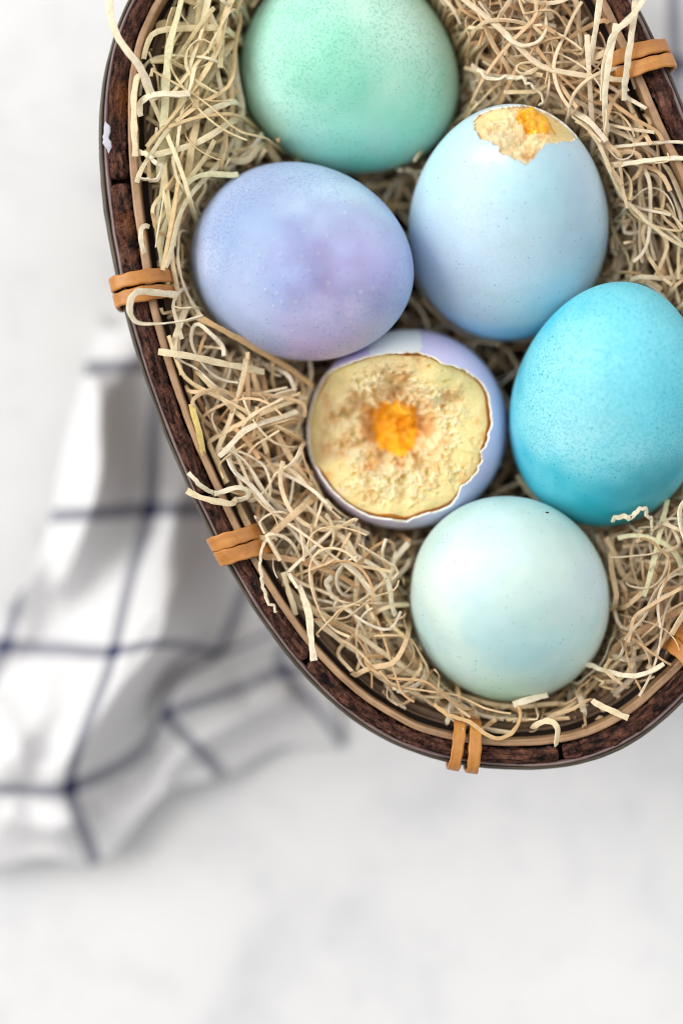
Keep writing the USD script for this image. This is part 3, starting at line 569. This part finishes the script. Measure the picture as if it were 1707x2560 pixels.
def make_strands(N, seed):
    rng = np.random.default_rng(seed); n = 22
    P0 = []
    lo, hi = at(150, 1960, .03)[:2], at(1900, -330, .03)[:2]
    while len(P0) < N:
        c = rng.uniform([lo[0], lo[1]], [hi[0], hi[1]], (4000, 2)); ok = inside_depth(c)[0] > .0095
        g = np.exp(-(((c[:, None] - EXY) / .030) ** 2).sum(-1)).sum(-1)
        ok &= rng.uniform(size=len(c)) < np.clip(1.35 - g, .18, 1)
        P0 += list(c[ok])
    P0 = np.array(P0[:N])
    px = P0[:, 0] / (K * .385) + 853.5; py = 1280 - P0[:, 1] / (K * .385)
    tl = 1 / (1 + np.exp((px - 620) / 60)) / (1 + np.exp((py - 620) / 90))          # long straight strands, upper left
    kind = rng.uniform(size=N); straight = kind < .16 + .6 * tl; hair = kind > .86
    L = np.where(straight, rng.uniform(.025, .060, N), rng.uniform(.016, .040, N)); L = np.where(hair, rng.uniform(.012, .03, N), L)
    th = rng.uniform(0, 2 * np.pi, N); th = np.where(rng.uniform(size=N) < tl * .75, np.radians(68) + rng.normal(0, .38, N) + np.pi * (rng.uniform(size=N) < .5), th)
    br = (px > 1350) & (py < 700); th = np.where(br & (rng.uniform(size=N) < .4), np.radians(100) + rng.normal(0, .4, N), th)
    sig = np.where(straight, 8, np.where(hair, 95, 58))[:, None]
    bias = rng.normal(0, 1, (N, 1)) * np.where(straight, 10, 75)[:, None]
    wn = rng.normal(0, 1, (N, n)); sm = wn.copy()
    for i in range(1, n): sm[:, i] = .72 * sm[:, i - 1] + .7 * wn[:, i]
    curv = sm * sig * 1.1 + bias
    ds = (L / (n - 1))[:, None]
    ang = th[:, None] + np.cumsum(curv * ds, 1)
    kink = (rng.uniform(size=(N, n)) < .045) * rng.normal(0, .9, (N, n)); ang = ang + np.cumsum(kink, 1)
    xy = P0[:, None] + np.cumsum(np.stack([np.cos(ang), np.sin(ang)], -1) * ds[..., None], 1); xy -= (xy[:, n // 2] - P0)[:, None]
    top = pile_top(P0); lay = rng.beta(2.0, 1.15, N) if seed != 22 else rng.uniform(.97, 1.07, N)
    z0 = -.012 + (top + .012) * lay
    zz = rng.normal(0, 1, (N, n)); sz = zz.copy()
    for i in range(1, n): sz[:, i] = .85 * sz[:, i - 1] + .5 * zz[:, i]
    z = z0[:, None] + sz * .0018 + (np.linspace(-1, 1, n)[None] * rng.normal(0, .0045, (N, 1)))
    C = np.concatenate([xy, z[..., None]], -1)
    fix(C)
    width = np.where(straight, rng.uniform(.0006, .0014, N) * (1 + .3 * tl), np.where(hair, rng.uniform(.0002, .0004, N), rng.uniform(.0004, .00095, N)))
    thick = np.where(hair, .00022, rng.uniform(.00022, .00045, N))
    roll = rng.normal(0, .5, (N, 1)) + np.cumsum(rng.normal(0, 1, (N, n)) * np.where(straight, .08, .22)[:, None], 1)
    taper = 1 + .25 * (np.cumsum(rng.normal(0, .25, (N, n)), 1).clip(-1.2, 1.2))
    base = np.stack([lin(247, 227, 190), lin(236, 207, 164), lin(249, 234, 204), lin(222, 182, 134), lin(244, 223, 180), lin(252, 242, 220)])
    col = base[rng.integers(0, len(base), N)] * rng.uniform(.90, 1.06, (N, 1))
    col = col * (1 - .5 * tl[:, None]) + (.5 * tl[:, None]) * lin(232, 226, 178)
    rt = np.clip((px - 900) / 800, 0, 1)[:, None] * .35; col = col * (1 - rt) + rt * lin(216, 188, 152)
    shade_w = np.clip((.78 - lay) * 2.2, 0, .95)[:, None]; col = col * (1 - shade_w) + shade_w * lin(132, 80, 34)      # shade between strands, painted as a browner colour on the lower ones
    return C, width[:, None] * taper, thick, roll, col
def fix(C):
    r5 = np.random.default_rng(6); dive = np.where(r5.uniform(size=len(C)) < .65, 1.02, r5.uniform(.7, 1.0, len(C))); marg = r5.uniform(1.02, 1.14, len(C))
    keep = np.where(np.random.default_rng(5).uniform(size=C.shape[:1]) < .6, .0082, .0108)[:, None] * np.ones(C.shape[:2])
    for _ in range(2):
        for e in EL:                                                    # nor do they lie over them
            zs = np.linspace(e.c[2] - .02, e.c[2] + .02, 13)
            near = (np.abs(C[..., :2] - e.c[:2]).max(-1) < .032) & (C[..., 2] > e.c[2] - .004)
            if near.any():
                pn = C[near]; g = np.stack([pn[:, :2]] * 13, 1); g = np.concatenate([g, np.broadcast_to(zs[None, :, None], g.shape[:2] + (1,))], -1)
                mf = e.F(g).min(1); mg = np.broadcast_to(marg[:, None], C.shape[:2])[near]; sc = np.where(mf < mg, mg / np.maximum(mf, .2), 1.0)
                deep = mf < np.broadcast_to(dive[:, None], C.shape[:2])[near]
                pn[:, :2] = np.where(deep[:, None], pn[:, :2], e.c[:2] + (pn[:, :2] - e.c[:2]) * sc[:, None])
                pn[:, 2] = np.where(deep, e.c[2] - .024, pn[:, 2]); C[near] = pn
        for e in EL:                                                    # strands pass under the eggs, never through them
            fv = e.F(C); inn = fv < 1.03
            if inn.any():
                dd = C[inn] - e.c; dd[:, 2] = np.minimum(dd[:, 2], -.25 * np.linalg.norm(dd[:, :2], axis=1) - .003)
                q_ = e.c + dd; C[inn] = e.c + dd / e.F(q_)[:, None] * 1.04
        flat = C.reshape(-1, 3); dep, nin = inside_depth(flat[:, :2])
        lim = np.where(flat[:, 2] < .044, .0104 + (.044 - flat[:, 2]).clip(0, .08) * .15, .0082)
        lim = np.maximum(lim, keep.ravel()); push = np.clip(lim - dep, 0, .2); flat[:, :2] += nin * push[:, None]
        flat[:, 2] = np.clip(flat[:, 2], TABLE_Z + .006, .0535)
    # soften the jumps
    for _ in range(2): C[:, 1:-1] = .5 * C[:, 1:-1] + .25 * (C[:, :-2] + C[:, 2:])
    for e in EL:                                                        # a strand that still pokes over an egg goes down beside it
        zs = np.linspace(e.c[2] - .02, e.c[2] + .02, 13); near = (np.abs(C[..., :2] - e.c[:2]).max(-1) < .032) & (C[..., 2] > e.c[2] - .006)
        pn = C[near]; g = np.stack([pn[:, :2]] * 13, 1); g = np.concatenate([g, np.broadcast_to(zs[None, :, None], g.shape[:2] + (1,))], -1)
        pn[:, 2] = np.where(e.F(g).min(1) < .985, e.c[2] - .020, pn[:, 2]); C[near] = pn
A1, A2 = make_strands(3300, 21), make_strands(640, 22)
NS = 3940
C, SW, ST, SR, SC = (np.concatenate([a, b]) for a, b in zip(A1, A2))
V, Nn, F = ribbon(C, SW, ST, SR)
# which strands show largest from above: a small depth buffer
buf = np.full((1024, 682), -1.0); who = np.full((1024, 682), -1)
for k in range(5):
    side = (V[:, :, :].reshape(NS, -1, 8, 3)); a, b = side[:, :, 4], side[:, :, 5]
    pts = a + (b - a) * (k / 4.)
    fine = np.concatenate([pts[:, :-1] + (pts[:, 1:] - pts[:, :-1]) * t for t in np.linspace(0, 1, 8, endpoint=False)], 1)
    s = K * (CAM_Z - fine[..., 2]); X = ((fine[..., 0] / s + 853.5) * .4).astype(int); Y = ((1280 - fine[..., 1] / s) * .4).astype(int)
    ids = np.broadcast_to(np.arange(NS)[:, None], X.shape)
    ok = (X >= 0) & (X < 682) & (Y >= 0) & (Y < 1024)
    X, Y, Z, I = X[ok], Y[ok], fine[..., 2][ok], ids[ok]; o_ = np.argsort(Z); X, Y, Z, I = X[o_], Y[o_], Z[o_], I[o_]
    newer = Z > buf[Y, X]; X, Y, Z, I = X[newer], Y[newer], Z[newer], I[newer]
    buf[Y, X] = Z; who[Y, X] = I
seen = np.bincount(who[who >= 0], minlength=NS)
order = np.argsort(-seen); single = np.sort(order[:290]); rest = np.sort(order[290:])
nest = thing('straw_bedding', 'pale wood wool straw filling the basket around and under the eggs', 'straw')
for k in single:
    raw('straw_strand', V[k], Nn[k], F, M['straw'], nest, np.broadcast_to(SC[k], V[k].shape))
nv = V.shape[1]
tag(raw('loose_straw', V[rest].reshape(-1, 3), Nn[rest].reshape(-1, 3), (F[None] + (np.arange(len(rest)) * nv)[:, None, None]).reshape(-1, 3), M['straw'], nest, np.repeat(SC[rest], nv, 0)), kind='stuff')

# ------------------------------------------------------------------ single strands one can point to
def spline(pts, n):
    pts = np.asarray(pts, float); d = np.concatenate([[0], np.cumsum(np.linalg.norm(np.diff(pts, axis=0), axis=1) ** .5)])
    from scipy.interpolate import CubicSpline
    cs = CubicSpline(d, pts) if len(pts) > 2 else (lambda t: pts[0] + (pts[-1] - pts[0]) * (t / d[-1])[:, None])
    return cs(np.linspace(0, d[-1], n))
CREAM, WHITE, TAN, YEL, GRN = (244, 228, 192), (250, 240, 214), (226, 190, 138), (240, 218, 138), (234, 230, 190)
def strand(label, pts, width, color=CREAM, roll=0.0, twist=0.0, seed=0, wig=0.10, n=None):
    """pts: (px, py, z in mm); width in mm"""
    n = n or max(16, 6 * len(pts)); p = spline(pts, n); c = at(p[:, 0], p[:, 1], p[:, 2] / 1000.)
    r = np.random.default_rng(seed + 100)
    if wig: c = c + (np.stack([noise(np.stack([np.arange(n) * .5, np.full(n, seed * 1.3 + k), np.zeros(n)], -1), 5) for k in range(3)], -1) - .5) * wig * .002
    w = .72 * width / 1000. * (1 + .22 * (noise(np.stack([np.arange(n) * .35, np.full(n, seed * 2.1), np.zeros(n)], -1), 3) - .5) * 2)
    v, nn, f = ribbon(c[None], w[None], np.array([.00035]), (roll + twist * np.linspace(-1, 1, n))[None])
    col = np.broadcast_to(lin(*color), v[0].shape)
    tag(raw('loose_strand', v[0], nn[0], f, M['straw'], '/World', col), label, 'straw strand')
Z = 54
strand('long cream straw strand crossing over the bark rim at the top left corner', [(268, -60, 60), (272, 0, 60), (284, 66, 60), (312, 118, 60), (345, 160, 59), (368, 200, 57), (388, 250, 55)], 2.0, WHITE, .2, .5, 1)
strand('straw strand looping out over the left rattan binding and back', [(440, 738, 52), (415, 733, 54), (372, 729, 57), (342, 730, 60), (326, 752, 61), (326, 782, 61), (340, 804, 60), (385, 809, 59), (440, 805, 58), (505, 790, 56)], 1.9, WHITE, .9, .9, 2, n=60)
strand('flat straw strip lying across the rim just below the left binding', [(395, 880, 57), (440, 884, 57), (510, 898, 55), (590, 915, 52), (660, 930, 48)], 2.0, CREAM, .1, .1, 3)
strand('short yellow straw sliver against the inner hoop at the left', [(478, 1010, 53), (492, 1060, 53), (510, 1138, 52)], 1.7, YEL, .3, .3, 4)
strand('bent straw strand pointing from the left rim to the opened cake egg', [(548, 1140, 54), (580, 1108, 54), (610, 1078, 53), (660, 1056, 51), (742, 1028, 47)], 1.7, WHITE, .2, .4, 5)
strand('short pale straw tip on the bark above the lower left binding', [(472, 1182, 56), (496, 1208, 56), (520, 1226, 54), (550, 1236, 52)], 1.3, WHITE, .3, .2, 6)
strand('broad straw strip bent across the bark above the lower left binding', [(468, 1225, 57), (500, 1243, 57), (545, 1254, 56), (582, 1258, 54), (584, 1246, 52)], 1.8, CREAM, .2, .3, 7)
strand('straw strip beside the bent one above the lower left binding', [(535, 1234, 55), (565, 1226, 54), (605, 1220, 53), (622, 1232, 52), (590, 1250, 52)], 1.5, WHITE, .3, .4, 8)
strand('thin crinkled straw thread dangling over the bark below the lower left binding', [(690, 1350, 50), (668, 1348, 53), (655, 1372, 55), (650, 1410, 56), (654, 1452, 56), (666, 1490, 56), (690, 1532, 56)], .9, WHITE, .5, .8, 9, .5, 50)
strand('stiff short straw below the crinkled thread near the bottom left rim', [(708, 1430, 50), (722, 1480, 50), (740, 1538, 49)], 1.5, CREAM, .2, .2, 10)
strand('straw strip with a broad end hanging over the bottom left rim', [(735, 1440, 47), (758, 1490, 50), (772, 1540, 53), (778, 1600, 55), (785, 1652, 56)], 1.9, WHITE, .1, .3, 11)
strand('long straw running along the bottom left rim towards the mint white egg', [(790, 1548, 48), (850, 1600, 47), (930, 1650, 47), (1000, 1680, 46), (1050, 1684, 46)], 1.6, CREAM, .2, .3, 12)
strand('straw strand ending in front of the mint white egg, lower left', [(870, 1570, 46), (920, 1606, 47), (990, 1655, 47), (1040, 1690, 46)], 1.6, CREAM, .3, .2, 13)
strand('arched straw strand at the left side of the mint white egg', [(918, 1575, 44), (928, 1545, 46), (958, 1522, 47), (1000, 1513, 46), (1022, 1512, 44)], 1.3, CREAM, .3, .2, 14)
strand('curved straw strand hanging straight down left of the mint white egg', [(860, 1340, 46), (890, 1390, 48), (955, 1430, 48), (975, 1480, 48), (988, 1538, 47)], 1.4, WHITE, .3, .4, 15)
strand('wavy crimped straw strand below the opened cake egg', [(800, 1370, 47), (812, 1400, 48), (826, 1430, 48), (820, 1460, 48), (836, 1490, 48), (832, 1528, 47)], 1.4, WHITE, .3, .8, 16, .5, 40)
strand('straw strand bending down under the opened cake egg', [(845, 1335, 47), (880, 1370, 48), (893, 1420, 48), (888, 1500, 46), (895, 1560, 44)], 1.3, CREAM, .3, .3, 17)
strand('long straw passing under the lower left side of the periwinkle egg', [(488, 790, 50), (540, 816, 50), (602, 850, 48), (690, 900, 44), (780, 965, 40)], 1.8, TAN, .3, .3, 18)
strand('white straw curl in a C shape above the broken blue egg', [(1235, 46, 52), (1252, 72, 53), (1280, 102, 54), (1316, 112, 54), (1350, 98, 54), (1364, 66, 53), (1360, 28, 51)], 1.3, WHITE, .6, .9, 19, n=48)
strand('crinkled straw thread lying above the hole in the blue egg', [(1195, 168, 52), (1208, 188, 53), (1240, 194, 53), (1290, 192, 53), (1322, 206, 53), (1350, 234, 52), (1352, 262, 50)], .9, WHITE, .4, .7, 20, .5, 48)
strand('upright bright straw strip at the top beside the C shaped curl', [(1502, -50, 55), (1496, 20, 55), (1484, 100, 54), (1470, 170, 52)], 1.6, WHITE, .2, .3, 21)
strand('forked straw strip slanting up over the right rim at the top', [(1630, -40, 62), (1602, 8, 61), (1570, 48, 60), (1542, 74, 58), (1520, 120, 57), (1508, 190, 55), (1505, 250, 53)], 1.8, WHITE, .2, .5, 22)
strand('straight straw strip just left of the upper right rattan binding', [(1588, 0, 59), (1582, 60, 58), (1572, 130, 57), (1564, 190, 55), (1560, 250, 53)], 1.8, WHITE, .2, .2, 23)
strand('pale straw post standing beside the upper right binding', [(1540, 58, 57), (1530, 110, 57), (1516, 190, 56), (1512, 260, 54), (1516, 330, 51)], 1.8, WHITE, .1, .3, 24)
strand('broad straw strip leaving the picture at the right above the turquoise egg', [(1520, 412, 50), (1580, 406, 52), (1640, 398, 53), (1760, 396, 54)], 1.5, WHITE, .3, .4, 25)
strand('thin straw line curving to the right edge above the broad strip', [(1530, 366, 50), (1580, 362, 51), (1640, 356, 52), (1750, 356, 53)], 1.0, WHITE, .3, .4, 26)
strand('long thin straw sweeping down right from the broken blue egg to the edge', [(1440, 300, 50), (1500, 368, 52), (1545, 470, 52), (1590, 528, 52), (1650, 580, 52), (1740, 630, 51)], 1.2, CREAM, .4, .4, 27, n=48)
strand('crinkled straw wisp under the turquoise egg', [(1534, 1302, 50), (1552, 1290, 51), (1575, 1296, 51), (1588, 1280, 52), (1605, 1272, 52), (1622, 1288, 51), (1628, 1330, 48)], 1.3, WHITE, .4, .8, 28, .6, 44)
strand('pale greenish straw arching to the right edge below the turquoise egg', [(1545, 1346, 46), (1600, 1340, 48), (1650, 1355, 49), (1690, 1388, 49), (1702, 1440, 48)], 1.5, GRN, .3, .3, 29)
strand('straight pale straw rising to the turquoise egg at the right', [(1608, 1490, 50), (1634, 1400, 50), (1652, 1320, 48), (1668, 1250, 46)], 1.5, GRN, .2, .2, 30)
strand('white straw loop at the right edge of the picture', [(1730, 1245, 52), (1706, 1258, 53), (1698, 1290, 54), (1704, 1330, 54), (1716, 1390, 52)], 1.4, WHITE, .8, .5, 31)
strand('straw strand with a frayed tip reaching the bottom right rim', [(1460, 1660, 48), (1500, 1672, 50), (1560, 1690, 53), (1612, 1684, 54), (1660, 1660, 55)], 1.4, WHITE, .3, .5, 32, .2)
strand('short broad straw chip touching the underside of the mint white egg', [(1283, 1762, 49), (1320, 1750, 49), (1368, 1738, 48)], 1.8, WHITE, .2, .1, 33)
strand('stubby straw end pointing right over the bottom right hoop', [(1480, 1752, 52), (1520, 1774, 53), (1570, 1796, 54)], 1.8, CREAM, .2, .2, 34)
strand('curled straw end hanging over the hoop right of the bottom binding', [(1330, 1822, 51), (1355, 1806, 53), (1380, 1806, 54), (1393, 1822, 55), (1392, 1845, 55), (1390, 1864, 54)], 1.7, CREAM, .4, .5, 35, n=36)
strand('brown straw strand zigzagging behind the bottom binding', [(1085, 1760, 50), (1130, 1792, 52), (1180, 1812, 53), (1232, 1845, 54), (1280, 1832, 53), (1300, 1800, 51), (1296, 1765, 50)], 1.1, TAN, .3, .6, 36, .2, 44)
strand('straw strip bending at the left hoop beside the periwinkle egg', [(338, 390, 55), (335, 320, 56), (335, 240, 56), (345, 192, 56), (362, 186, 55)], 1.9, CREAM, .3, .3, 37)
strand('straw strip with a cut bright end at the upper left', [(352, 290, 54), (356, 250, 55), (385, 236, 56), (430, 234, 56), (474, 233, 55)], 1.9, WHITE, .2, .3, 38)
strand('long upright straw at the upper left behind the green egg', [(398, 440, 50), (408, 340, 52), (414, 240, 53), (420, 140, 54), (440, 50, 54), (462, -40, 53)], 2.2, GRN, .2, .4, 39)
strand('thin white straw hook against the hoop left of the periwinkle egg', [(372, 566, 52), (356, 568, 54), (352, 590, 55), (360, 632, 54)], 1.4, WHITE, .3, .3, 40)
strand('twisted straw knot by the left hoop beside the periwinkle egg', [(342, 384, 54), (356, 380, 55), (378, 398, 55), (402, 418, 54), (398, 442, 53), (382, 452, 53), (350, 440, 54)], 1.2, WHITE, .5, 1.0, 41, .4, 48)
strand('forked straw arching over the periwinkle egg\'s upper left', [(595, 436, 48), (540, 434, 50), (495, 440, 51), (460, 468, 51), (430, 520, 51), (408, 580, 51), (402, 640, 51), (420, 710, 50)], 1.5, GRN, .3, .4, 42, n=48)

# ------------------------------------------------------------------ the checked cloth, rumpled on the table and running under the basket
D = 1707 / 1568
ctl = [  # u, v, px, py (photograph drawn 1568 wide), height mm
 (0, 0, 178, 850, 9), (1, 0, 372, 838, 12), (2, 0, 640, 840, 2), (0, 1, 100, 1188, 8), (1, 1, 345, 1170, 12), (2, 1, 610, 1172, 2), (0, 2, 12, 1485, 9), (1, 2, 260, 1497, 20), (2, 2, 500, 1500, 9),
 (0, 3, -120, 1815, 7), (1, 3, 160, 1810, 15), (2, 3, 380, 1640, 15), (3, 3, 650, 1540, 4), (1, 3.55, 215, 1972, 4), (2, 3.5, 485, 1752, 4), (3, 3.4, 745, 1650, 3), (0, 3.6, -100, 1990, 4),
 (3, 2, 760, 1400, 2), (3, 1, 900, 1150, 2), (3, 0, 920, 830, 2), (4, 2, 1000, 1350, 2), (4, 0, 1230, 800, 2), (4, -1, 1240, 480, 2), (5, -1, 1540, 450, 2), (5, -2, 1550, 150, 4), (5, -3, 1556, -150, 6), (5.7, -1, 1780, 440, 3), (5.05, -2.35, 1562, 14, 9), (6, -2.4, 1850, 20, 4), (6, -1, 1850, 440, 3), (4, -2, 1240, 150, 2),
 (-.15, 0, 150, 856, 4), (-.15, 1, 62, 1195, 3), (-.15, 2, -40, 1480, 3), (.5, 1, 190, 1182, 18), (.5, 0, 262, 842, 13), (.5, 2, 140, 1490, 7), (.55, .5, 232, 1000, 17), (.5, -.3, 290, 745, 6), (.5, 1.5, 160, 1340, 10), (1.5, 2.5, 360, 1560, 13), (1.4, 1.5, 400, 1340, 14), (.5, 2.6, 60, 1700, 17), (1.5, 3.2, 330, 1790, 11), (.5, 3.3, 60, 1890, 10), (2.4, 3.4, 600, 1690, 6), (1.4, 3.5, 330, 1850, 13)]
ctl = np.array(ctl, float)
from scipy.interpolate import RBFInterpolator
rbf = RBFInterpolator(ctl[:, :2], ctl[:, 2:], kernel='thin_plate_spline', smoothing=.0008)
nu, nvv = 260, 170
us = np.linspace(-.15, 6.1, nu); tv = np.linspace(0, 1, nvv)
vt = -.35 - 1.02 * np.clip(us - 1.0, 0, 3.2) + .08 * np.sin(us * 5); vb = 3.58 - 1.25 * np.clip(us - 3.0, 0, 5) + .05 * np.sin(us * 7)
vb = np.maximum(vb, vt + .6)
U = np.broadcast_to(us[:, None], (nu, nvv)); Vv = vt[:, None] + (vb - vt)[:, None] * tv[None]
U = U + .24 * (1 - np.clip((Vv - 1.45) / .4, 0, 1)) * np.clip(1 - (U + .15) / .7, 0, 1)
from scipy.spatial import cKDTree
R3 = rbf(np.stack([U, Vv], -1).reshape(-1, 2)).reshape(nu, nvv, 3)
zc = R3[..., 2] / 1000.
out = np.clip((2.6 - U) * 1.0, 0, 1)
zc = zc + out * ((fbm(np.stack([U * 1.6 + Vv * .5, Vv * .8 - U * .3, U * 0], -1), 2, 8) - .5) * .026)
def ridge(pts, h, w):
    pts = np.array(pts, float); q_ = spline(pts, 80); dd = cKDTree(q_).query(R3[..., :2].reshape(-1, 2))[0].reshape(nu, nvv)
    return h * .00060 * np.exp(-(dd / w) ** 2)
zc = zc + ridge([(200, 860), (228, 1000), (205, 1180), (150, 1330)], 13, 34) + ridge([(395, 1180), (400, 1340), (300, 1560), (115, 1770)], 12, 52) + ridge([(-20, 1620), (30, 1700), (60, 1760)], 6, 30) \
    + ridge([(370, 1790), (420, 1730), (560, 1640), (650, 1600)], 9, 34) + ridge([(30, 1880), (120, 1900), (190, 1880)], 8, 30) + ridge([(30, 1390), (80, 1300)], 8, 30) \
    - ridge([(300, 860), (320, 1000), (300, 1120), (220, 1270), (190, 1400)], 4, 36) - ridge([(270, 1790), (310, 1745), (440, 1660), (560, 1590)], 5, 26) - ridge([(20, 1540), (60, 1620), (30, 1700)], 5, 36)
zc = np.maximum(zc, .0015)
P = at(R3[..., 0] * D, R3[..., 1] * D, np.clip(zc, .0015, .042) + TABLE_Z)
dep, _ = inside_depth(P.reshape(-1, 3)[:, :2]); dep = dep.reshape(nu, nvv)
cap = np.interp(dep, [-.004, .008, .018], [.034, .020, .0012]) + TABLE_Z          # the basket's base presses it flat
P[..., 2] = np.minimum(P[..., 2], cap); P[..., 2] = np.maximum(P[..., 2], TABLE_Z + .0010)
top = P.reshape(-1, 3); f = grid_faces(nu, nvv)
fn = trimesh.Trimesh(top, np.vstack([f[:, :3], f[:, [0, 2, 3]]]), process=False).vertex_normals
if fn[:, 2].sum() < 0: fn = -fn; f = f[:, ::-1]
bot = top - fn * .0005; bot[:, 2] = np.maximum(bot[:, 2], TABLE_Z + .0004)
idx = np.arange(nu * nvv).reshape(nu, nvv); ring = np.concatenate([idx[:-1, 0], idx[-1, :-1], idx[:0:-1, -1], idx[0, :0:-1]])
r2 = np.roll(ring, -1); N0 = nu * nvv
ff = np.vstack([f, f[:, ::-1] + N0, np.stack([ring, r2, r2 + N0, ring + N0], 1)])
uv = np.stack([U, Vv], -1).reshape(-1, 2)
tag(obj('checked_cloth', (np.vstack([top, bot]), ff), M['linen'], smooth=True, uv=np.vstack([uv, uv])), 'crumpled white linen cloth with navy check lines under the basket', 'cloth')
